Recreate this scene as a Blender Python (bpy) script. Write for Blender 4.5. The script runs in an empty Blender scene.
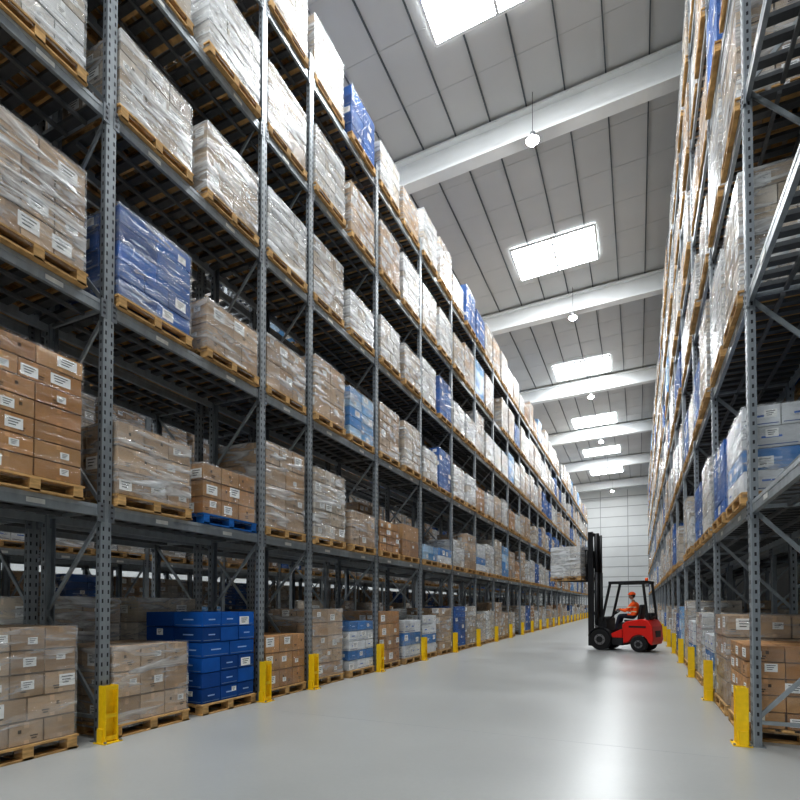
import bpy, bmesh, math, random
import numpy as np
from mathutils import Vector, Matrix

random.seed(7)
scn = bpy.context.scene

# ------------------------------------------------------------------ materials
def new_mat(name):
    m = bpy.data.materials.new(name); m.use_nodes = True
    nt = m.node_tree
    return m, nt, nt.nodes["Principled BSDF"]

def simple(name, col, rough=0.5, metal=0.0, noise=0.0, nscale=8.0, bump=0.0):
    m, nt, b = new_mat(name)
    b.inputs["Roughness"].default_value = rough
    b.inputs["Metallic"].default_value = metal
    b.inputs["Base Color"].default_value = (*col, 1)
    if noise > 0 or bump > 0:
        geo = nt.nodes.new("ShaderNodeTexCoord")
        n = nt.nodes.new("ShaderNodeTexNoise"); n.inputs["Scale"].default_value = nscale
        n.inputs["Detail"].default_value = 5
        nt.links.new(geo.outputs["Object"], n.inputs["Vector"])
        r = nt.nodes.new("ShaderNodeMapRange")
        r.inputs["To Min"].default_value = 1 - noise; r.inputs["To Max"].default_value = 1 + noise
        r.inputs["From Min"].default_value = 0.3; r.inputs["From Max"].default_value = 0.7
        nt.links.new(n.outputs["Fac"], r.inputs["Value"])
        mx = nt.nodes.new("ShaderNodeVectorMath"); mx.operation = 'SCALE'
        mx.inputs[0].default_value = col
        nt.links.new(r.outputs["Result"], mx.inputs["Scale"])
        nt.links.new(mx.outputs[0], b.inputs["Base Color"])
        if bump > 0:
            bp = nt.nodes.new("ShaderNodeBump"); bp.inputs["Strength"].default_value = bump
            bp.inputs["Distance"].default_value = 0.02
            nt.links.new(n.outputs["Fac"], bp.inputs["Height"])
            nt.links.new(bp.outputs["Normal"], b.inputs["Normal"])
    return m

def tint_mat(name, rough, scale_vec, amp, metal=0.0, spec=0.5):
    m, nt, b = new_mat(name)
    at = nt.nodes.new("ShaderNodeAttribute"); at.attribute_name = "tint"
    geo = nt.nodes.new("ShaderNodeNewGeometry")
    mp = nt.nodes.new("ShaderNodeMapping"); mp.inputs["Scale"].default_value = scale_vec
    n = nt.nodes.new("ShaderNodeTexNoise"); n.inputs["Scale"].default_value = 1.0; n.inputs["Detail"].default_value = 4
    nt.links.new(geo.outputs["Position"], mp.inputs["Vector"]); nt.links.new(mp.outputs[0], n.inputs["Vector"])
    r = nt.nodes.new("ShaderNodeMapRange")
    r.inputs["From Min"].default_value = 0.3; r.inputs["From Max"].default_value = 0.7
    r.inputs["To Min"].default_value = 1 - amp; r.inputs["To Max"].default_value = 1 + amp
    nt.links.new(n.outputs["Fac"], r.inputs["Value"])
    mx = nt.nodes.new("ShaderNodeVectorMath"); mx.operation = 'SCALE'
    nt.links.new(at.outputs["Color"], mx.inputs[0]); nt.links.new(r.outputs["Result"], mx.inputs["Scale"])
    nt.links.new(mx.outputs[0], b.inputs["Base Color"])
    b.inputs["Roughness"].default_value = rough
    b.inputs["Metallic"].default_value = metal
    b.inputs["Specular IOR Level"].default_value = spec
    return m

M_CARTON = tint_mat("carton_board", 0.7, (6, 6, 6), 0.10, spec=0.3)
M_WOOD = tint_mat("pallet_wood", 0.8, (9, 9, 40), 0.25, spec=0.2)
M_STEEL = tint_mat("galvanised_steel", 0.42, (12, 12, 5), 0.12, metal=0.45)

def film_mat():
    m, nt, b = new_mat("stretch_film")
    out = nt.nodes["Material Output"]
    geo = nt.nodes.new("ShaderNodeNewGeometry")
    def noise(scale, rot, dist, detail):
        mp = nt.nodes.new("ShaderNodeMapping")
        mp.inputs["Scale"].default_value = scale; mp.inputs["Rotation"].default_value = rot
        n = nt.nodes.new("ShaderNodeTexNoise"); n.inputs["Scale"].default_value = 1.0
        n.inputs["Detail"].default_value = detail; n.inputs["Roughness"].default_value = 0.55; n.inputs["Distortion"].default_value = dist
        nt.links.new(geo.outputs["Position"], mp.inputs["Vector"]); nt.links.new(mp.outputs[0], n.inputs["Vector"])
        return n
    n = noise((1.5, 1.5, 9), (0.22, 0.26, 0), 0.8, 5)     # diagonal folds
    n2 = noise((1.1, 1.1, 1.6), (0, 0, 0), 0.3, 2)        # large patches (layers)
    r = nt.nodes.new("ShaderNodeMapRange")
    r.inputs["From Min"].default_value = 0.44; r.inputs["From Max"].default_value = 0.70
    r.inputs["To Min"].default_value = 0.24; r.inputs["To Max"].default_value = 1.5
    nt.links.new(n.outputs["Fac"], r.inputs["Value"])
    r2 = nt.nodes.new("ShaderNodeMapRange")
    r2.inputs["From Min"].default_value = 0.35; r2.inputs["From Max"].default_value = 0.65
    r2.inputs["To Min"].default_value = 0.45; r2.inputs["To Max"].default_value = 1.5
    nt.links.new(n2.outputs["Fac"], r2.inputs["Value"])
    m0 = nt.nodes.new("ShaderNodeMath"); m0.operation = 'MULTIPLY'
    nt.links.new(r.outputs[0], m0.inputs[0]); nt.links.new(r2.outputs[0], m0.inputs[1])
    at = nt.nodes.new("ShaderNodeAttribute"); at.attribute_name = "tint"
    mu = nt.nodes.new("ShaderNodeMath"); mu.operation = 'MULTIPLY'; mu.use_clamp = True
    nt.links.new(m0.outputs[0], mu.inputs[0]); nt.links.new(at.outputs["Fac"], mu.inputs[1])
    b.inputs["Base Color"].default_value = (0.76, 0.775, 0.79, 1)
    b.inputs["Roughness"].default_value = 0.16
    bp = nt.nodes.new("ShaderNodeBump"); bp.inputs["Strength"].default_value = 1.0; bp.inputs["Distance"].default_value = 0.05
    nt.links.new(n.outputs["Fac"], bp.inputs["Height"]); nt.links.new(bp.outputs["Normal"], b.inputs["Normal"])
    tr = nt.nodes.new("ShaderNodeBsdfTransparent")
    gl = nt.nodes.new("ShaderNodeBsdfGlossy"); gl.inputs["Roughness"].default_value = 0.12
    nt.links.new(bp.outputs["Normal"], gl.inputs["Normal"])
    mg = nt.nodes.new("ShaderNodeMixShader"); mg.inputs[0].default_value = 0.08
    nt.links.new(tr.outputs[0], mg.inputs[1]); nt.links.new(gl.outputs[0], mg.inputs[2])
    mix = nt.nodes.new("ShaderNodeMixShader")
    nt.links.new(mu.outputs[0], mix.inputs[0]); nt.links.new(mg.outputs[0], mix.inputs[1]); nt.links.new(b.outputs[0], mix.inputs[2])
    nt.links.new(mix.outputs[0], out.inputs["Surface"])
    return m
M_FILM = film_mat()
STOCK = [M_CARTON, M_FILM, M_WOOD]

M_YEL = simple("yellow_paint", (0.88, 0.58, 0.01), 0.45, 0, 0.08, 14)
M_RED = simple("red_paint", (0.70, 0.02, 0.012), 0.3)
M_BLACK = simple("black_paint", (0.015, 0.015, 0.017), 0.45)
M_RUB = simple("tyre_rubber", (0.012, 0.012, 0.013), 0.8, 0, 0.2, 30, 0.3)
M_GREY = simple("grey_metal", (0.3, 0.3, 0.31), 0.35, 0.7)
M_ORANGE = simple("hi_vis_orange", (1.0, 0.14, 0.015), 0.7, 0, 0.08, 20)
M_BAND = simple("reflective_band", (0.75, 0.78, 0.55), 0.4)
M_NAVY = simple("navy_trousers", (0.02, 0.025, 0.045), 0.85, 0, 0.15, 25)
M_SKIN = simple("skin", (0.42, 0.22, 0.15), 0.5)
M_HAIR = simple("hair", (0.02, 0.012, 0.008), 0.7)
M_LIP = simple("lips", (0.30, 0.10, 0.08), 0.5)
M_EYE = simple("eye_white", (0.8, 0.8, 0.8), 0.2)

def emis(name, col, s):
    m = bpy.data.materials.new(name); m.use_nodes = True
    nt = m.node_tree; nt.nodes.clear()
    e = nt.nodes.new("ShaderNodeEmission"); e.inputs[0].default_value = (*col, 1); e.inputs[1].default_value = s
    o = nt.nodes.new("ShaderNodeOutputMaterial"); nt.links.new(e.outputs[0], o.inputs[0])
    return m
M_SKY = emis("skylight_glow", (0.93, 0.972, 1.0), 32)
M_LAMP = emis("lamp_glow", (1.0, 0.98, 0.95), 200)

def floor_mat():
    m, nt, b = new_mat("polished_concrete")
    geo = nt.nodes.new("ShaderNodeNewGeometry")
    n1 = nt.nodes.new("ShaderNodeTexNoise"); n1.inputs["Scale"].default_value = 0.45; n1.inputs["Detail"].default_value = 5; n1.inputs["Roughness"].default_value = 0.5
    n2 = nt.nodes.new("ShaderNodeTexNoise"); n2.inputs["Scale"].default_value = 22; n2.inputs["Detail"].default_value = 6; n2.inputs["Roughness"].default_value = 0.6
    nt.links.new(geo.outputs["Position"], n1.inputs["Vector"]); nt.links.new(geo.outputs["Position"], n2.inputs["Vector"])
    mx = nt.nodes.new("ShaderNodeMix"); mx.inputs[0].default_value = 0.18
    nt.links.new(n1.outputs["Fac"], mx.inputs[2]); nt.links.new(n2.outputs["Fac"], mx.inputs[3])
    cr = nt.nodes.new("ShaderNodeValToRGB")
    cr.color_ramp.elements[0].position = 0.25; cr.color_ramp.elements[0].color = (0.325, 0.33, 0.322, 1)
    cr.color_ramp.elements[1].position = 0.75; cr.color_ramp.elements[1].color = (0.43, 0.435, 0.425, 1)
    nt.links.new(mx.outputs[0], cr.inputs[0]); nt.links.new(cr.outputs[0], b.inputs["Base Color"])
    r = nt.nodes.new("ShaderNodeMapRange"); r.inputs["To Min"].default_value = 0.28; r.inputs["To Max"].default_value = 0.34
    r.inputs["From Min"].default_value = 0.3; r.inputs["From Max"].default_value = 0.7
    nt.links.new(n1.outputs["Fac"], r.inputs["Value"]); nt.links.new(r.outputs[0], b.inputs["Roughness"])
    b.inputs["Specular IOR Level"].default_value = 0.36
    return m
M_FLOOR = floor_mat()
M_WALL = simple("wall_panel", (0.70, 0.72, 0.72), 0.55, 0, 0.04, 0.5)
M_CEIL = simple("roof_liner", (0.50, 0.505, 0.50), 0.6, 0, 0.05, 0.4)
M_RIB = simple("roof_seam", (0.10, 0.11, 0.12), 0.6)
M_RIB2 = simple("roof_lap", (0.45, 0.455, 0.45), 0.6)
M_BEAM = simple("white_steel", (0.72, 0.735, 0.735), 0.5, 0, 0.04, 1)
M_JOINT = simple("joint_line", (0.36, 0.37, 0.38), 0.8)

# ------------------------------------------------------------------ mesh builder
BF = np.array([[0,3,2,1],[4,5,6,7],[0,1,5,4],[1,2,6,5],[2,3,7,6],[3,0,4,7]])
class MB:
    def __init__(s): s.V=[]; s.F=[]; s.C=[]; s.M=[]; s.n=0
    def add(s, v, f, col, mat):
        v=np.asarray(v,float); f=np.asarray(f)
        s.V.append(v); s.F.append(f+s.n); s.n+=len(v)
        s.C.append(np.tile(np.array(col,float),(len(f),1))); s.M.append(np.full(len(f),mat))
    def box(s, c, d, col=(1,1,1), mat=0, faces=None):
        x,y,z=c; a,b,h=d[0]/2,d[1]/2,d[2]/2
        v=[(x-a,y-b,z-h),(x+a,y-b,z-h),(x+a,y+b,z-h),(x-a,y+b,z-h),(x-a,y-b,z+h),(x+a,y-b,z+h),(x+a,y+b,z+h),(x-a,y+b,z+h)]
        s.add(v, BF if faces is None else BF[faces], col, mat)
    def b2(s, lo, hi, col=(1,1,1), mat=0):
        s.box([(lo[i]+hi[i])/2 for i in range(3)], [abs(hi[i]-lo[i]) for i in range(3)], col, mat)
    def bar(s, p0, p1, w, t, col=(1,1,1), mat=0, up=(0,1,0)):
        p0=np.array(p0,float); p1=np.array(p1,float); d=p1-p0; d/=np.linalg.norm(d)
        u=np.array(up,float); a=np.cross(d,u); a/=np.linalg.norm(a); b=np.cross(a,d)
        a=a*w/2; b=b*t/2
        v=[p0-a-b,p0+a-b,p0+a+b,p0-a+b,p1-a-b,p1+a-b,p1+a+b,p1-a+b]
        s.add(v, BF, col, mat)
    def quad(s, p, col, mat): s.add(p,[[0,1,2,3]],col,mat)
    def arr(s): return (np.concatenate(s.V),np.concatenate(s.F),np.concatenate(s.C),np.concatenate(s.M))

def merge(items):
    V=[];F=[];C=[];M=[];n=0
    for (v,f,c,m),off,flip in items:
        vv=v.copy()
        if flip: vv[:,0]*=-1; vv[:,1]*=-1
        V.append(vv+np.array(off)); F.append(f+n); C.append(c); M.append(m); n+=len(v)
    return np.concatenate(V),np.concatenate(F),np.concatenate(C),np.concatenate(M)

def mk_mesh(name, arrs, mats):
    V,F,C,M=arrs
    me=bpy.data.meshes.new(name)
    me.from_pydata(V.tolist(),[],F.tolist())
    for m in mats: me.materials.append(m)
    me.polygons.foreach_set("material_index", M.astype(np.int32))
    a=me.attributes.new("tint",'FLOAT_COLOR','CORNER')
    c4=np.concatenate([np.clip(C,0,4),np.ones((len(C),1))],1)
    a.data.foreach_set("color", np.repeat(c4,4,axis=0).ravel().astype(np.float32))
    me.update()
    return me
def mk_obj(name, me, loc=(0,0,0), rz=0, parent=None):
    o=bpy.data.objects.new(name, me); scn.collection.objects.link(o)
    o.location=loc; o.rotation_euler=(0,0,rz)
    if parent: o.parent=parent
    return o

# ------------------------------------------------------------------ pallet loads
PAL={ 'tan':[(0.47,0.32,0.19),(0.53,0.38,0.25),(0.42,0.27,0.15)],
      'brown':[(0.49,0.26,0.105),(0.53,0.30,0.13),(0.42,0.215,0.085)],
      'grey':[(0.50,0.41,0.31),(0.60,0.53,0.45),(0.44,0.34,0.24)],
      'white':[(0.66,0.63,0.59),(0.74,0.74,0.73),(0.52,0.45,0.36)],
      'blue':[(0.006,0.095,0.36),(0.008,0.115,0.44),(0.005,0.07,0.28)],
      'bluewhite':[(0.74,0.76,0.78),(0.03,0.20,0.52),(0.70,0.72,0.74)],
      'lightblue':[(0.08,0.33,0.66),(0.40,0.60,0.80),(0.05,0.25,0.58)] }
def pallet(mb, D, W, rnd, blue=False):
    def wc():
        k=rnd.uniform(0.75,1.12)
        return (0.02*k,0.14*k,0.42*k) if blue else (0.56*k,0.35*k,0.155*k)
    nb=7; bw=0.11
    for i in range(nb):
        x=-D/2+bw/2+i*(D-bw)/(nb-1)
        mb.box((x,0,0.133),(bw,W,0.022),wc(),2)
    for y in (-W/2+0.07,0,W/2-0.07):
        mb.box((0,y,0.111),(D,0.10,0.022),wc(),2)
        for x in (-D/2+0.07,0,D/2-0.07):
            mb.box((x,y,0.061),(0.14,0.10,0.078),wc(),2)
        mb.box((0,y,0.011),(D,0.10,0.022),wc(),2)
    for x in (-D/2+0.05,D/2-0.05):
        mb.box((x,0,0.0112),(0.10,W-0.01,0.020),wc(),2)

def make_load(seed, style, h, wrap, D=1.14, W=1.14, bluepal=False):
    rnd=random.Random(seed); mb=MB()
    pallet(mb,D,W,rnd,bluepal)
    z0=0.145; H=h-z0
    lx=D-0.05; ly=W-0.05
    ch=rnd.choice([0.20,0.24,0.28,0.33])
    if style=='blue': ch=0.20
    nz=max(2,round(H/ch)); ch=H/nz
    nx=rnd.choice([2,3]); ny=rnd.choice([2,3,3])
    cols=PAL[style]
    brown=style in('tan','brown','grey','white')
    for k in range(nz):
        kx,ky=(nx,ny) if k%2==0 or rnd.random()<0.5 else (ny,nx)
        if style=='bluewhite': lay=cols[k%3]
        for i in range(kx):
            for j in range(ky):
                if 0<i<kx-1 and 0<j<ky-1 and k<nz-1: continue
                sx=lx/kx; sy=ly/ky
                cx=-lx/2+(i+.5)*sx+rnd.uniform(-.004,.004); cy=-ly/2+(j+.5)*sy+rnd.uniform(-.004,.004)
                cz=z0+(k+.5)*ch
                base=lay if style=='bluewhite' else rnd.choice(cols)
                q=rnd.uniform(0.78,1.14); col=tuple(c*q for c in base)
                bx=sx-0.014; by=sy-0.014; bz=ch-0.010
                mb.box((cx,cy,cz),(bx,by,bz),col,0)
                if k==nz-1:
                    mb.box((cx,cy,cz+bz/2+.001),(bx if i%2 else .05,by if not i%2 else .05,.002),tuple(min(1,c*1.25) for c in col),0)
                sides=[]
                if i==0: sides.append((0,-1))
                if i==kx-1: sides.append((0,1))
                if j==0: sides.append((1,-1))
                if j==ky-1: sides.append((1,1))
                for ax,sg in sides:
                    wid=by if ax==0 else bx
                    def dec(u,v,w,hh,c,off=.0015):
                        if ax==0: mb.box((cx+sg*(bx/2+off/2),cy+u,cz+v),(off,w,hh),c,0)
                        else: mb.box((cx+u,cy+sg*(by/2+off/2),cz+v),(w,off,hh),c,0)
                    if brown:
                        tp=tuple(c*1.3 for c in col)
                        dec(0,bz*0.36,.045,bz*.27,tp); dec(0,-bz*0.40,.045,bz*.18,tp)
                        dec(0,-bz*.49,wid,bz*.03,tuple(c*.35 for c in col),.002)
                    if rnd.random()<(.62 if style!='blue' else .3):
                        u=rnd.uniform(-.28,.28)*wid; v=rnd.uniform(-.15,.2)*bz
                        lw=rnd.choice([.09,.12,.16,.20]); lh=min(lw*.75,bz*.6)
                        dec(u,v,lw,lh,(.95,.95,.93),.003)
                        for q2 in range(3):
                            dec(u-lw*.05*q2,v+lh*(.28-.24*q2),lw*(.7-.15*q2),lh*.08,(.10,.10,.10),.0042)
                    if style in('blue','bluewhite') and rnd.random()<.7:
                        c2=(.35,.50,.75) if base[2]<.6 and base[0]<.1 else (.04,.14,.5)
                        dec(0,0,wid*.36,bz*.09,c2,.0025)
                        dec(0,-bz*.38,wid*.9,bz*.04,tuple(c*.5 for c in c2),.0022)
                    if brown and rnd.random()<.5:
                        u=rnd.uniform(-.3,.3)*wid; dk=tuple(c*.2 for c in col)
                        dec(u,-bz*.15,.07,.012,dk,.0022); dec(u,-bz*.15-.025,.05,.012,dk,.0022)
                        dec(-u*.9,bz*.1,.03,.035,dk,.0021)
    if wrap>0:
        nu=6; ring=[]
        a=lx/2+.008; b=ly/2+.008
        for t in range(nu): ring.append((-a+2*a*t/nu,-b))
        for t in range(nu): ring.append((a,-b+2*b*t/nu))
        for t in range(nu): ring.append((a-2*a*t/nu,b))
        for t in range(nu): ring.append((-a,b-2*b*t/nu))
        N=len(ring); nv=7; vs=[]
        for k in range(nv+1):
            z=0.09+(h+.008-0.09)*k/nv
            for idx,(x,y) in enumerate(ring):
                o=rnd.uniform(0,.015)
                if idx%nu==0: o=rnd.uniform(-.004,.004)
                vs.append((x*(1+o),y*(1+o),z))
        fs=[]
        for k in range(nv):
            for i in range(N):
                j=(i+1)%N
                fs.append((k*N+i,k*N+j,(k+1)*N+j,(k+1)*N+i))
        mb.add(vs,fs,(wrap,)*3,1)
        mb.quad([(-a,-b,h+.012),(a,-b,h+.012),(a,b,h+.012),(-a,b,h+.012)],(wrap*.7,)*3,1)
    return mb.arr()

POOL=[]
sd=100
for st,cnt,wr in [('grey',7,.5),('white',8,.68),('tan',5,.38),('brown',3,.10),('blue',3,.08),('bluewhite',2,.2),('lightblue',1,.3),('tan',3,.5)]:
    for i in range(cnt):
        sd+=1; hh=random.Random(sd).choice([1.0,1.15,1.25,1.35,1.45,1.6])
        POOL.append((st,make_load(sd,st,hh,wr*random.Random(sd*3).uniform(.8,1.2))))
TALL=[make_load(900+i,s,2.25,.25) for i,s in enumerate(('tan','brown','grey','tan','blue'))]
def pick(rnd, upper):
    while True:
        st,a=rnd.choice(POOL)
        if upper and st in('brown','bluewhite') and rnd.random()<.85: continue
        return a
NAMES={'blue':'blue_crate_pallet','bluewhite':'blue_white_box_pallet','lightblue':'blue_white_box_pallet'}
def place_load(style,h,wrap,loc,seed,bp=False,W=1.14,rz=0):
    nm=NAMES.get(style,'shrink_wrapped_pallet' if wrap>.2 else 'carton_pallet')
    me=mk_mesh(nm,make_load(seed,style,h,wrap,bluepal=bp,W=W),STOCK)
    return mk_obj(nm,me,loc,rz)

# ------------------------------------------------------------------ racks
LV=[0.0,2.61,4.89,7.11,9.17,11.25]
LVR=LV+[13.3]
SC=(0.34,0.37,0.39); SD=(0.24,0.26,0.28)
DEPTH=1.06
def rack(name, Xf, sg, ups, levels, top, detail_max=32):
    mb=MB(); pw=.12; pd=.08
    xr=Xf+sg*DEPTH
    for yi,y in enumerate(ups):
        for xe,dr in ((Xf,sg),(xr,-sg)):
            col=SC
            mb.b2((xe,y-pw/2,.01),(xe+dr*.014,y+pw/2,top),col)
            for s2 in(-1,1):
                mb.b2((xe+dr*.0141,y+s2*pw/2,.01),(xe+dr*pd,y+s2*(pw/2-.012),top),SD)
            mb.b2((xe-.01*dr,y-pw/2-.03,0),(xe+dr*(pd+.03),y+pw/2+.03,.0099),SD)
            if y<detail_max:
                z=.12
                while z<top-.05:
                    for s2 in(-1,1):
                        mb.b2((xe-dr*.0015,y+s2*.034-.008,z),(xe+dr*.004,y+s2*.034+.008,z+.045),(.03,.03,.035))
                    if y<14:
                        mb.b2((xe+dr*.035,y-pw/2-.0015,z),(xe+dr*.055,y-pw/2+.004,z+.04),(.03,.03,.035))
                    z+=.10
        z=.25; k=0; xa=Xf+sg*.06; xb=xr-sg*.06
        mb.bar((xa,y,.25),(xb,y,.25),.04,.03,SC)
        while z+1.15<top:
            p,q=(xa,xb) if k%2==0 else (xb,xa)
            mb.bar((p,y,z+.05),(q,y,z+1.10),.045,.025,SC)
            z+=1.15; k+=1
            if k%2==0: mb.bar((xa,y,z),(xb,y,z),.04,.03,SC)
    for a,b in zip(ups[:-1],ups[1:]):
        for L in levels[1:]:
            for xe,dr in((Xf,sg),(xr,-sg)):
                x0=xe+dr*.018
                mb.b2((x0,a+pw/2,L-.13),(x0+dr*.045,b-pw/2,L-.0001),SC)
                mb.b2((x0-dr*.004,a+pw/2+.04,L-.045),(x0,b-pw/2-.04,L-.004),(.42,.45,.47))
                for yy,s2 in((a,1),(b,-1)):
                    mb.b2((xe-dr*.006,yy+s2*(pw/2-.035),L-.19),(xe+dr*.017,yy+s2*(pw/2+.035),L+.02),SD)
                    if a<26:
                        for zz in(-.15,-.09,-.03):
                            mb.b2((xe-dr*.012,yy+s2*(pw/2-.012),L+zz),(xe-dr*.006,yy+s2*(pw/2+.012),L+zz+.022),(.08,.08,.09))
                if xe==Xf and a<40:
                    nlab=max(1,round((b-a)/1.32))
                    for q in range(nlab):
                        yc=a+(q+.5)*(b-a)/nlab+random.uniform(-.1,.1)
                        mb.b2((x0-dr*.006,yc-.09,L-.105),(x0-dr*.0045,yc+.09,L-.055),(.80,.80,.76))
            nb=max(4,round((b-a)/.22))
            for q in range(nb):
                yc=a+(q+.5)*(b-a)/nb
                mb.b2((Xf+sg*.0635,yc-.05,L-.045),(xr-sg*.0635,yc+.05,L-.002),(.10,.105,.11))
            for fx in (.33,.66):
                mb.b2((Xf+sg*(DEPTH*fx-.02),a+pw/2,L-.085),(Xf+sg*(DEPTH*fx+.02),b-pw/2,L-.0455),(.16,.165,.17))
    me=mk_mesh(name,mb.arr(),[M_STEEL])
    return mk_obj(name,me)

XL=-5.38; PITCH=1.32; D0=3.89
def dn(n): return D0+PITCH*n
upsL=[-4,-2,0,2,3]+list(range(5,48,2))
ups=[dn(n) for n in upsL]
TOPL=11.65
rack("pallet_rack",XL,-1,ups,LV,TOPL)
XL2=XL-DEPTH-.25-DEPTH
rack("pallet_rack",XL2,1,ups,LV,TOPL,detail_max=8)
XL3=XL2-3.4
ups3=[dn(n) for n in range(-4,48,2)]
rack("pallet_rack",XL3,-1,ups3,LV,TOPL,detail_max=-9)
XL4=XL3-DEPTH-.25-DEPTH
rack("pallet_rack",XL4,1,ups3,LV[:4],7.5,detail_max=-9)
XR=1.095
upsR=[6.65+2.89*k for k in range(-2,21)]
rack("pallet_rack",XR,1,upsR,LVR,15.0)
XR2=XR+DEPTH+.25+DEPTH
rack("pallet_rack",XR2,-1,upsR,LVR,15.0,detail_max=-9)

mb=MB()
for y in ups:
    for z in (1.2,3.4,5.8,8.1,10.3): mb.b2((XL-DEPTH-.25,y-.02,z),(XL-DEPTH,y+.02,z+.05),SD)
for y in upsR:
    for z in (1.2,3.4,5.8,8.1,10.3,12.4): mb.b2((XR+DEPTH,y-.02,z),(XR+DEPTH+.25,y+.02,z+.05),SD)
mk_obj("rack_row_spacers",mk_mesh("rack_row_spacers",mb.arr(),[M_STEEL]))

# ------------------------------------------------------------------ stock: near loads
NEAR={
 (0,-1):('tan',1.28,.34),(0,0):('tan',1.02,.36),(0,1):('blue',1.40,0),(0,2):('brown',1.0,.08),(0,3):('tan',1.42,.36),
 (0,4):('bluewhite',1.15,.15),(0,5):('brown',1.35,.15),(0,6):('bluewhite',1.1,.2),(0,7):('bluewhite',1.2,.15),(0,8):('tan',1.4,.3),
 (1,-1):('brown',1.45,.07),(1,0):('tan',.98,.42),(1,1):('brown',.84,.18),(1,2):('tan',1.52,.42),(1,3):('grey',1.42,.45),(1,4):('tan',.84,.3),
 (1,5):('brown',.85,.05),(1,6):('brown',.95,.12),(1,7):('lightblue',.55,.3),(1,8):('bluewhite',.6,.3),
 (2,-1):('tan',1.24,.50),(2,0):('blue',1.22,.26),(2,1):('tan',.84,.42),(2,2):('tan',.98,.42),(2,3):('tan',1.22,.42),(2,4):('lightblue',1.15,.35),
 (2,5):('tan',1.3,.4),(2,6):('grey',1.3,.45),(2,7):('white',1.0,.6),(2,8):('blue',1.35,.1),
 (3,-1):('white',1.2,.72),(3,0):('grey',1.04,.62),(3,1):('grey',1.10,.75),(3,2):('white',1.16,.7),(3,3):('grey',1.24,.6),(3,4):('white',.95,.7),
 (3,5):('white',1.1,.6),(3,6):('grey',1.05,.6),(3,7):('white',1.30,.7),(3,8):('blue',1.3,.1),
 (4,-1):('grey',1.2,.6),(4,0):('white',1.1,.65),(4,1):('white',1.2,.65),(4,2):('grey',1.2,.6),(4,3):('white',1.25,.65),(4,4):('tan',1.2,.5),
 (4,5):('tan',1.3,.45),(4,6):('white',1.35,.65),(4,7):('grey',1.3,.6),(4,8):('white',1.3,.65),
 (5,-1):('grey',1.3,.6),(5,0):('white',1.3,.6),(5,1):('grey',1.3,.6),(5,2):('grey',1.3,.6),(5,3):('grey',1.32,.5),(5,4):('blue',1.18,.06),
 (5,5):('white',1.1,.6),(5,6):('tan',1.0,.45),(5,7):('white',1.35,.6),(5,8):('grey',1.4,.5)}
XCL=XL-DEPTH/2
for (lv,n),(st,h,w) in NEAR.items():
    dy=-.13 if n==-1 else (-.04 if n<5 else 0)
    W=1.0 if n==-1 else 1.10
    place_load(st,h,w,(XCL+random.uniform(-.03,.03),dn(n)+PITCH/2+dy,LV[lv]+.001),1000+lv*50+n,bp=(lv==1 and n==1),W=W)

def fill(name, Xc, ys, levels, p, seed, up_from=2, skip=lambda l,y:False, tall0=False):
    rnd=random.Random(seed); it=[]
    for li,L in enumerate(levels):
        for y in ys:
            if skip(li,y) or rnd.random()>p: continue
            a=rnd.choice(TALL) if (tall0 and li==0) else pick(rnd,li>=up_from)
            it.append((a,(Xc+rnd.uniform(-.03,.03),y+rnd.uniform(-.02,.02),L+.001),rnd.random()<.5))
    mk_obj(name,mk_mesh(name,merge(it),STOCK))
ysL=[dn(n)+PITCH/2 for n in range(-4,47)]
fill("racked_pallet_goods",XCL,ysL,LV,.95,11,2,lambda l,y: dn(-1)<y<dn(9))
fill("racked_pallet_goods",XL2+DEPTH/2,ysL,LV,.72,12)
fill("racked_pallet_goods",XL3-DEPTH/2,ysL,LV[:5],.95,13)
fill("racked_pallet_goods",XL4+DEPTH/2,ysL,LV[:3],.98,14,tall0=True)
ysR=[]
for k in range(-2,20):
    y0=6.65+2.89*k; ysR+= [y0+.76,y0+2.13]
XCR=XR+DEPTH/2
NEARR={(0,7.41):('brown',1.05,.08),(0,8.78):('tan',1.36,.35),(1,7.41):('bluewhite',1.1,.30),(1,8.78):('blue',1.15,.12),
       (1,10.30):('white',1.3,.6),(1,11.67):('blue',1.2,.12),
       (2,7.41):('grey',1.5,.55),(2,8.78):('white',1.5,.65),(3,7.41):('grey',1.5,.6),(3,8.78):('white',1.6,.65)}
for (lv,y),(st,h,w) in NEARR.items():
    place_load(st,h,w,(XCR,y,LV[lv]+.001),3000+lv*50+int(y))
fill("racked_pallet_goods",XCR,ysR,LVR,.97,21,1,lambda l,y:(y<6.65 and l<3) or (l<4 and y<9.0) or (l==1 and y<12))
fill("racked_pallet_goods",XR2-DEPTH/2,ysR,LVR,.7,22,1,lambda l,y:(y<6.65 and l<3))

# ------------------------------------------------------------------ post protectors
def protector():
    mb=MB()
    mb.box((0,0,.006),(.18,.22,.012))
    mb.b2((-.02,-.0629,.012),(-.008,.0629,.62))
    for s in(-1,1):
        mb.b2((-.06,s*.075,.012),(.055,s*.063,.62))
        mb.b2((-.05,s*.1,.012),(.03,s*.0751,.16))
    for z in(.03,.27,.57): mb.b2((.035,-.0629,z),(.047,.0629,z+.045))
    for x in(-.07,.075):
        for y in(-.09,.09): mb.box((x,y,.02),(.022,.022,.016),mat=1)
    return mb
pm=mk_mesh("rack_post_protector",protector().arr(),[M_YEL,M_GREY])
for n in upsL:
    if n>=-2: mk_obj("rack_post_protector",pm,(XL+.102,dn(n)-.02,0.0005))
for y in upsR[1:]:
    mk_obj("rack_post_protector",pm,(XR-.102,y-.02,0.0005),math.pi)

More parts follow.
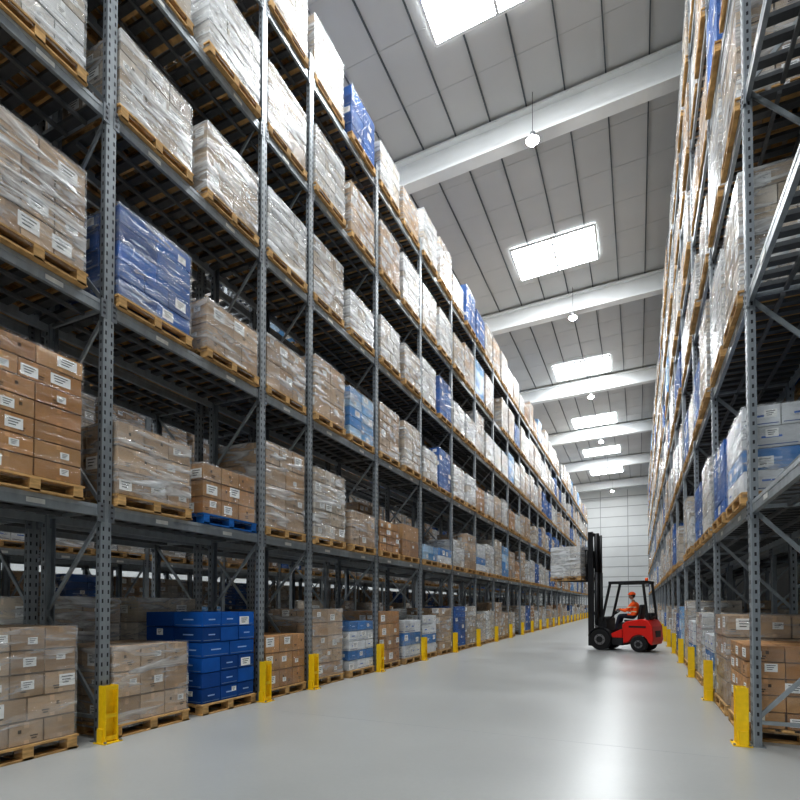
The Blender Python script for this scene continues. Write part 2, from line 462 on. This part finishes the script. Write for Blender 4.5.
# ------------------------------------------------------------------ building shell
X0,X1,Y0,Y1=-21.0,6.5,-14.0,70.0
def zr(x): return 16.45+.03*x
mb=MB(); mb.b2((X0,Y0,-.2),(X1,Y1,0)); mk_obj("floor",mk_mesh("floor",mb.arr(),[M_FLOOR]))
mb=MB()
for y in range(-10,70,8): mb.b2((XL+.3,y-.004,.0002),(XR-.3,y+.004,.0008))
mk_obj("trim_1",mk_mesh("trim_1",mb.arr(),[M_JOINT]))
def wall(name,lo,hi):
    mb=MB(); mb.b2(lo,hi); return mk_obj(name,mk_mesh(name,mb.arr(),[M_WALL]))
wall("wall_back",(X0,Y1,0),(X1,Y1+.2,17)); wall("wall_front",(X0,Y0-.2,0),(X1,Y0,17))
wall("wall_left",(X0-.2,Y0,0),(X0,Y1,17)); wall("wall_right",(X1,Y0,0),(X1+.2,Y1,17))
mb=MB()
z=1.2
while z<16: mb.b2((X0,Y1-.02,z),(X1,Y1-.0005,z+.07)); z+=1.25
x=X0+1
while x<X1: mb.b2((x,Y1-.025,0),(x+.07,Y1-.001,15.8)); x+=3.15
mk_obj("trim_2",mk_mesh("trim_2",mb.arr(),[M_JOINT]))
mb=MB()
v=[(X0,Y0,zr(X0)),(X1,Y0,zr(X1)),(X1,Y1,zr(X1)),(X0,Y1,zr(X0))]
mb.add(v+[(a,b,c+.2) for a,b,c in v],BF,(1,1,1),0)
mk_obj("ceiling",mk_mesh("ceiling",mb.arr(),[M_CEIL]))
mb=MB(); x=X0+.5
while x<X1:
    mb.b2((x,Y0,zr(x)-.05),(x+.035,Y1,zr(x)-.001)); x+=1.1
mk_obj("trim_3",mk_mesh("trim_3",mb.arr(),[M_RIB]))
mb=MB(); y=Y0+.6
while y<Y1:
    mb.bar((X0,y,zr(X0)-.005),(X1,y,zr(X1)-.005),.006,.012,up=(0,1,0)); y+=1.7
mk_obj("trim_4",mk_mesh("trim_4",mb.arr(),[M_RIB2]))
for k in range(-2,6):
    y=15.5+10.2*k
    mb=MB()
    for (dz,hh,w) in((-.95,.07,.42),(-.12,.07,.42)):
        mb.bar((X0,y,zr(X0)+dz),(X1,y,zr(X1)+dz),hh,w,up=(0,1,0))
    mb.bar((X0,y,zr(X0)-.535),(X1,y,zr(X1)-.535),.76,.05,up=(0,1,0))
    mk_obj("roof_beam",mk_mesh("roof_beam",mb.arr(),[M_BEAM]))
wi=0
for xs in((-4.7,-1.4),(-13.2,-9.8)):
    for ys in(-10,.3,10.35,21.3,33.0,43.2,52.3,60.5):
        wi+=1; mb=MB(); a,b=xs; c,d=ys,ys+2.2
        zz=.09
        mb.quad([(a,c,zr(a)-zz),(a,d,zr(a)-zz),(b,d,zr(b)-zz),(b,c,zr(b)-zz)],(1,1,1),0)
        for (p,q) in (((a,c),(b,c)),((a,d),(b,d)),((a,c),(a,d)),((b,c),(b,d)),(((a+b)/2,c),((a+b)/2,d))):
            mb.bar((p[0],p[1],zr(p[0])-.075),(q[0],q[1],zr(q[0])-.075),.08 ,.07,mat=1,up=(0,0,1) )
        mk_obj("window_%d"%wi,mk_mesh("window",mb.arr(),[M_SKY,M_BEAM]))

# ------------------------------------------------------------------ generic parts
def add_obj(name,bm,mat,parent,bev=0,smooth=False):
    me=bpy.data.meshes.new(name); bm.to_mesh(me); bm.free(); me.materials.append(mat)
    o=bpy.data.objects.new(name,me); scn.collection.objects.link(o)
    if parent: o.parent=parent
    if smooth:
        for p in me.polygons: p.use_smooth=True
    if bev>0:
        m=o.modifiers.new("bevel",'BEVEL'); m.width=bev; m.segments=3; m.limit_method='ANGLE'
        for p in me.polygons: p.use_smooth=False
    return o
def rbox(name,c,s,mat,parent,bev=.01,rot=(0,0,0)):
    bm=bmesh.new(); bmesh.ops.create_cube(bm,size=1)
    bmesh.ops.scale(bm,vec=s,verts=bm.verts)
    o=add_obj(name,bm,mat,parent,bev); o.location=c; o.rotation_euler=rot; return o
def cyl(name,p0,p1,r,mat,parent,seg=28,r2=None,bev=0):
    p0=Vector(p0);p1=Vector(p1);d=p1-p0
    bm=bmesh.new(); bmesh.ops.create_cone(bm,cap_ends=True,segments=seg,radius1=r,radius2=r if r2 is None else r2,depth=d.length)
    q=d.to_track_quat('Z','Y')
    bmesh.ops.transform(bm,matrix=Matrix.Translation((p0+p1)/2)@q.to_matrix().to_4x4(),verts=bm.verts)
    o=add_obj(name,bm,mat,parent,bev)
    for p in o.data.polygons:
        if len(p.vertices)==4: p.use_smooth=True
    return o
def prof(name,pts,y0,y1,mat,parent,bev=.02):
    bm=bmesh.new()
    a=[bm.verts.new((x,y0,z)) for x,z in pts]; b=[bm.verts.new((x,y1,z)) for x,z in pts]
    bm.faces.new(a); bm.faces.new(b[::-1]); n=len(pts)
    for i in range(n): bm.faces.new((a[i],b[i],b[(i+1)%n],a[(i+1)%n]))
    bmesh.ops.recalc_face_normals(bm,faces=bm.faces)
    return add_obj(name,bm,mat,parent,bev)
def empty(name,loc,rz=0,sc=1):
    e=bpy.data.objects.new(name,None); scn.collection.objects.link(e); e.location=loc; e.rotation_euler=(0,0,rz); e.scale=(sc,sc,sc); e.empty_display_size=.2; return e

for x in(-2.65,-9.9):
    for k in range(-2,6):
        y=15.5+10.2*k-.5
        zl=zr(x)-1.45
        e=empty("high_bay_lamp",(x,y,zl))
        cyl("housing",(0,0,0),(0,0,.10),.20,M_GREY,e,24,.12)
        cyl("heat_sink",(0,0,.10),(0,0,.22),.08,M_GREY,e,16)
        cyl("lens",(0,0,-.09),(0,0,0),.10,M_LAMP,e,24,.18)
        cyl("cable",(0,0,.22),(0,0,1.44),.008,M_BLACK,e,6)

# ------------------------------------------------------------------ forklift (forward = -X)
FX=-.38; FY=18.8; FR=math.radians(-19); FS=.93
F=empty("forklift",(FX,FY,0),FR,FS)
for s,t in((-1,'near'),(1,'far')):
    for (x,r,w,nm) in((-.70,.38,.24,'front_wheel_'+t),(.62,.27,.2,'rear_wheel_'+t)):
        yy=s*.47
        cyl(nm,(x,yy-w/2,r),(x,yy+w/2,r),r,M_RUB,F,36,bev=.03)
        cyl(nm+'_rim',(x,yy+s*w/2,r),(x,yy+s*(w/2+.012),r),r*.50,M_GREY,F,28)
        cyl(nm+'_hub',(x,yy+s*w/2,r),(x,yy+s*(w/2+.035),r),r*.30,M_BLACK,F,16)
        for q in range(6):
            a=q*math.pi/3
            cyl(nm+'_bolt_%d'%q,(x+math.cos(a)*r*.4,yy+s*(w/2+.01),r+math.sin(a)*r*.4),(x+math.cos(a)*r*.4,yy+s*(w/2+.025),r+math.sin(a)*r*.4),.016,M_BLACK,F,6)
arch=[(.62+.31*math.cos(a),.27+.31*math.sin(a)) for a in [math.radians(d) for d in range(165,-6,-19)]]
prof("counterweight",[(.10,.26),(.06,.92),(.20,1.04),(.72,1.13),(.94,1.09),(1.06,.88),(1.09,.42),(1.03,.24)]+arch[::-1],-.54,.54,M_RED,F,.04)
prof("chassis",[(-1.0,.30),(-.98,.48),(-.40,.60),(.2,.60),(.2,.24),(-.38,.20),(-.38,.28)],-.34,.34,M_BLACK,F,.02)
prof("side_step_panel",[(-.30,.20),(-.30,.46),(.09,.46),(.09,.20)],-.53,.53,M_BLACK,F,.03)
prof("side_panel",[(-.30,.461),(-.32,.60),(-.20,.66),(.06,.78),(.07,.461)],-.53,.53,M_RED,F,.02)
prof("battery_hood",[(-.08,.70),(-.12,.90),(.0,1.0),(.55,1.04),(.55,.70)],-.46,.46,M_BLACK,F,.03)
for s in(-1,1):
    fn=[(-.70+.44*math.cos(math.radians(d)),.38+.44*math.sin(math.radians(d))) for d in range(15,166,15)]
    fi=[(-.70+.405*math.cos(math.radians(d)),.38+.405*math.sin(math.radians(d))) for d in range(165,14,-15)]
    prof("fender_%d"%(s+2),fn+fi,s*.36,s*.60,M_BLACK,F,.004)
prof("front_cowl",[(-.86,.60),(-.80,1.12),(-.62,1.20),(-.52,1.12),(-.50,.60)],-.42,.42,M_BLACK,F,.03)
rbox("hood_stripe",(.58,-.545,.86),(.56,.01,.06),M_BLACK,F,.002)
rbox("rear_vent",(1.075,0,.62),(.03,.5,.22),M_BLACK,F,.005)
rbox("seat_cushion",(.26,0,1.05),(.48,.48,.07),M_BLACK,F,.03)
rbox("seat_back",(.56,0,1.34),(.11,.46,.56),M_BLACK,F,.04,(0,.16,0))
cyl("steering_column",(-.58,0,1.1),(-.30,0,1.36),.03,M_BLACK,F,12)
bm=bmesh.new()
R,rr=.16,.015
ring=[]
for i in range(28):
    a=2*math.pi*i/28; row=[]
    for j in range(8):
        b=2*math.pi*j/8
        row.append(bm.verts.new(((R+rr*math.cos(b))*math.cos(a),(R+rr*math.cos(b))*math.sin(a),rr*math.sin(b))))
    ring.append(row)
for i in range(28):
    for j in range(8): bm.faces.new((ring[i][j],ring[(i+1)%28][j],ring[(i+1)%28][(j+1)%8],ring[i][(j+1)%8]))
o=add_obj("steering_wheel",bm,M_BLACK,F,0,True); o.location=(-.29,0,1.37); o.rotation_euler=(0,-.75,0)
for a in(0,2.1,4.2):
    c=Vector((math.cos(a)*.15,math.sin(a)*.15,0)); c.rotate(Matrix.Rotation(-.75,3,'Y'))
    cyl("wheel_spoke",(-.29,0,1.37),Vector((-.29,0,1.37))+c,.01,M_BLACK,F,8)
for s in(-1,1):
    y=s*.46
    def pil(nm,a,b):
        d=Vector(b)-Vector(a)
        o=rbox(nm,(Vector(a)+Vector(b))/2,(.085,.07,d.length),M_BLACK,F,.01); o.rotation_euler=d.to_track_quat('Z','Y').to_euler()
    pil("front_pillar_%d"%(s+2),(-.66,y,1.05),(-.36,y,2.36)); pil("rear_pillar_%d"%(s+2),(.90,y,1.05),(.76,y,2.36))
    rbox("guard_rail_%d"%(s+2),(.20,y,2.39),(1.22,.08,.10),M_BLACK,F,.015)
for i in range(8): rbox("guard_bar_%d"%i,(-.36+i*.16,0,2.41),(.05,.92,.055),M_BLACK,F,.008)
rbox("rear_work_lamp",(.84,-.3,2.28),(.08,.12,.1),M_GREY,F,.01)
cyl("beacon",(.66,.2,2.43),(.66,.2,2.56),.05,M_ORANGE,F,16)
cyl("propane_bracket",(.84,-.25,1.22),(.84,.25,1.22),.12,M_BLACK,F,20,bev=.03)
dz=.18
for s in(-1,1):
    rbox("mast_outer_%d"%(s+2),(-1.10,s*.36,1.72),(.20,.08,3.2),M_BLACK,F,.006)
    rbox("mast_inner_%d"%(s+2),(-1.14,s*.27,2.60),(.18,.06,3.4),M_BLACK,F,.006)
    cyl("lift_cylinder_%d"%(s+2),(-.96,s*.2,.2),(-.96,s*.2,2.8),.065,M_BLACK,F,16)
    cyl("lift_rod_%d"%(s+2),(-.96,s*.2,2.8),(-.96,s*.2,4.2),.05,M_BLACK,F,12)
    rbox("lift_chain_%d"%(s+2),(-1.02,s*.1,3.3),(.03,.08,1.8),M_BLACK,F,0)
    cyl("tilt_cylinder_%d"%(s+2),(-1.0,s*.28,.85),(-.5,s*.28,.66),.035,M_GREY,F,12)
    rbox("fork_shank_%d"%(s+2),(-1.305,s*.24,2.62+dz),(.045,.12,.66),M_BLACK,F,.005)
    prof("fork_blade_%d"%(s+2),[(-1.285,2.29+dz),(-1.285,2.335+dz),(-2.41,2.335+dz),(-2.44,2.32+dz),(-1.36,2.29+dz)],s*.24-.06,s*.24+.06,M_BLACK,F,.003)
for z in(.22,1.3,3.2): rbox("mast_cross_outer",(-1.04,0,z),(.05,.72,.12),M_BLACK,F,.006)
for z in(2.1,4.22): rbox("mast_cross_inner",(-1.14,0,z),(.06,.56,.12),M_BLACK,F,.006)
for z in(2.42,2.86): rbox("carriage_bar",(-1.255,0,z+dz),(.05,.95,.11),M_BLACK,F,.006)
for i in range(6): rbox("backrest_bar_%d"%i,(-1.255,-.44+i*.176,3.15+dz),(.03,.03,.55),M_BLACK,F,.004)
rbox("backrest_top",(-1.255,0,3.43+dz),(.04,.95,.04),M_BLACK,F,.004)
lx_=-1.84
place_load('white',1.18,.9,(FX+lx_*math.cos(FR),FY+lx_*math.sin(FR),(2.335+dz)*FS+.001),4242,W=1.14,rz=FR)

# ------------------------------------------------------------------ driver
P=empty("forklift_driver",(FX,FY,0.03),FR,FS)
def skin(name,verts,edges,rad,root,sub=2):
    me=bpy.data.meshes.new(name+"_sk"); me.from_pydata(verts,edges,[])
    o=bpy.data.objects.new(name+"_sk",me); scn.collection.objects.link(o)
    o.modifiers.new("Skin",'SKIN'); sm=o.modifiers.new("Sub",'SUBSURF'); sm.levels=sub; sm.render_levels=sub
    for i,r in enumerate(rad):
        sv=me.skin_vertices[0].data[i]; sv.radius=(r,r) if not isinstance(r,tuple) else r; sv.use_root=(i==root)
    bpy.context.view_layer.update()
    dg=bpy.context.evaluated_depsgraph_get()
    m2=bpy.data.meshes.new_from_object(o.evaluated_get(dg)); m2.name=name
    bpy.data.objects.remove(o)
    for p in m2.polygons: p.use_smooth=True
    ob=bpy.data.objects.new(name,m2); scn.collection.objects.link(ob); ob.parent=P
    return ob
V=[(.30,0,1.17),(.33,0,1.32),(.33,0,1.48),(.30,0,1.60),(.27,0,1.70),(.25,0,1.77)]
E=[(0,1),(1,2),(2,3),(3,4),(4,5)]; Rr=[(.16,.14),(.15,.14),(.165,.15),(.14,.12),(.058,.058),(.058,.058)]
def ch(start,pts,rs):
    prev=start
    for p,r in zip(pts,rs):
        V.append(p); Rr.append(r); E.append((prev,len(V)-1)); prev=len(V)-1
for s in(-1,1):
    ch(3,[(.30,s*.18,1.60),(.20,s*.26,1.46),(.11,s*.28,1.36),(-.04,s*.22,1.40),(-.16,s*.17,1.43),(-.20,s*.16,1.435)],[.080,.066,.060,.048,.032,.030])
    ch(0,[(.24,s*.10,1.17),(.03,s*.13,1.19),(-.16,s*.15,1.20),(-.24,s*.15,.92),(-.28,s*.15,.70),(-.33,s*.15,.665),(-.46,s*.15,.66)],[.10,.09,.072,.060,.044,.045,.036])
b=skin("body",V,E,Rr,0)
for m in(M_ORANGE,M_NAVY,M_SKIN,M_BLACK,M_BAND): b.data.materials.append(m)
for p in b.data.polygons:
    x,y,z=p.center
    if z<.72: k=3
    elif z>1.68 and abs(y)<.09 : k=2
    elif x<-.13 and z>1.34: k=2
    elif z<1.21 or (x<.12 and z<1.31 and abs(y)<.24): k=1
    elif (1.33<z<1.365 or 1.48<z<1.515) and x>.12 : k=4
    else: k=0
    p.material_index=k
bm=bmesh.new(); bmesh.ops.create_uvsphere(bm,u_segments=28,v_segments=20,radius=1)
for v in bm.verts:
    x,y,z=v.co
    sx,sy,sz=.098,.077,.122
    if z<0: sy*=1+.25*z
    if z<0 and x>0: sx*=1+.35*z
    v.co=(x*sx,y*sy,z*sz)
    if x<-.8 and abs(y)<.25 and -.35<z<.15: v.co.x-=.018*(1-abs(y)/.25)*(1-abs(z+.15)/.3)
    if x<-.7 and .05<z<.3 and .2<abs(y)<.55: v.co.x+=.008
head=add_obj("head",bm,M_SKIN,P,0,True); head.location=(.22,0,1.885); head.rotation_euler=(0,0,.25)
def hp(n,c,s,m):
    bm=bmesh.new(); bmesh.ops.create_uvsphere(bm,u_segments=16,v_segments=10,radius=1); bmesh.ops.scale(bm,vec=s,verts=bm.verts)
    o=add_obj(n,bm,m,P,0,True); o.parent=head; o.location=c
for s in(-1,1):
    hp("ear",(.01,s*.077,-.01),(.02,.012,.032),M_SKIN); hp("eye",(-.083,s*.031,.012),(.010,.014,.008),M_EYE); hp("pupil",(-.0925,s*.031,.012),(.003,.006,.006),M_HAIR)
    hp("eyebrow",(-.088,s*.031,.034),(.008,.018,.004),M_HAIR)
hp("mouth",(-.086,0,-.062),(.008,.024,.006),M_LIP)
hp("hair",(.022,0,.02),(.092,.082,.095),M_HAIR)
bm=bmesh.new(); bmesh.ops.create_uvsphere(bm,u_segments=28,v_segments=16,radius=1)
bmesh.ops.delete(bm,geom=[v for v in bm.verts if v.co.z<-.05],context='VERTS')
bmesh.ops.scale(bm,vec=(.125,.108,.105),verts=bm.verts)
o=add_obj("hard_hat",bm,M_ORANGE,P,0,True); o.parent=head; o.location=(.005,0,.055)
o.modifiers.new("s",'SOLIDIFY').thickness=.006
o=cyl("hat_brim",(-.03,0,.050),(-.03,0,.057),.120,M_ORANGE,P,32); o.parent=head
for s in(-1,1):
    w=Vector((-.19,s*.16,1.435)); V2=[tuple(w),tuple(w+Vector((-.05,-s*.005,-.01)))]; E2=[(0,1)]; R2=[(.028,.018),(.036,.016)]
    for i,ln in enumerate((.030,.034,.032,.026)):
        off=(i-1.5)*.019
        p0=w+Vector((-.080,-s*.005,-.012))+Vector((0,off,0))
        p1=p0+Vector((-ln*.8,0,-.012)); p2=p1+Vector((-.006,0,-ln*.8)); p3=p2+Vector((.018,0,-.012))
        st=1
        for p,r in((p0,.0095),(p1,.009),(p2,.0085),(p3,.0075)):
            V2.append(tuple(p)); R2.append(r); E2.append((st,len(V2)-1)); st=len(V2)-1
    q0=w+Vector((-.035,-s*.036,-.015)); q1=q0+Vector((-.03,-s*.008,-.018)); q2=q1+Vector((-.018,s*.008,-.014)); st=0
    for p,r in((q0,.012),(q1,.010),(q2,.0085)):
        V2.append(tuple(p)); R2.append(r); E2.append((st,len(V2)-1)); st=len(V2)-1
    hnd=skin("hand_%s"%('left' if s<0 else 'right'),V2,E2,R2,0,1); hnd.data.materials.append(M_SKIN)

# ------------------------------------------------------------------ world, camera
w=bpy.data.worlds.new("World"); scn.world=w; w.use_nodes=True
w.node_tree.nodes["Background"].inputs[0].default_value=(.8,.88,1,1); w.node_tree.nodes["Background"].inputs[1].default_value=.6
cam=bpy.data.cameras.new("camera"); co=bpy.data.objects.new("camera",cam); scn.collection.objects.link(co)
cam.sensor_width=36; cam.lens=520/800*36; cam.shift_y=193/800
cam.clip_end=300; cam.clip_start=.05
co.location=(0,0,1.5); co.rotation_euler=(math.radians(91.3),0,math.radians(24.6))
scn.camera=co
scn.view_settings.view_transform='Standard'
for lk in ('Medium High Contrast','None'):
    try:
        scn.view_settings.look=lk; break
    except Exception: pass
scn.view_settings.exposure=0.2
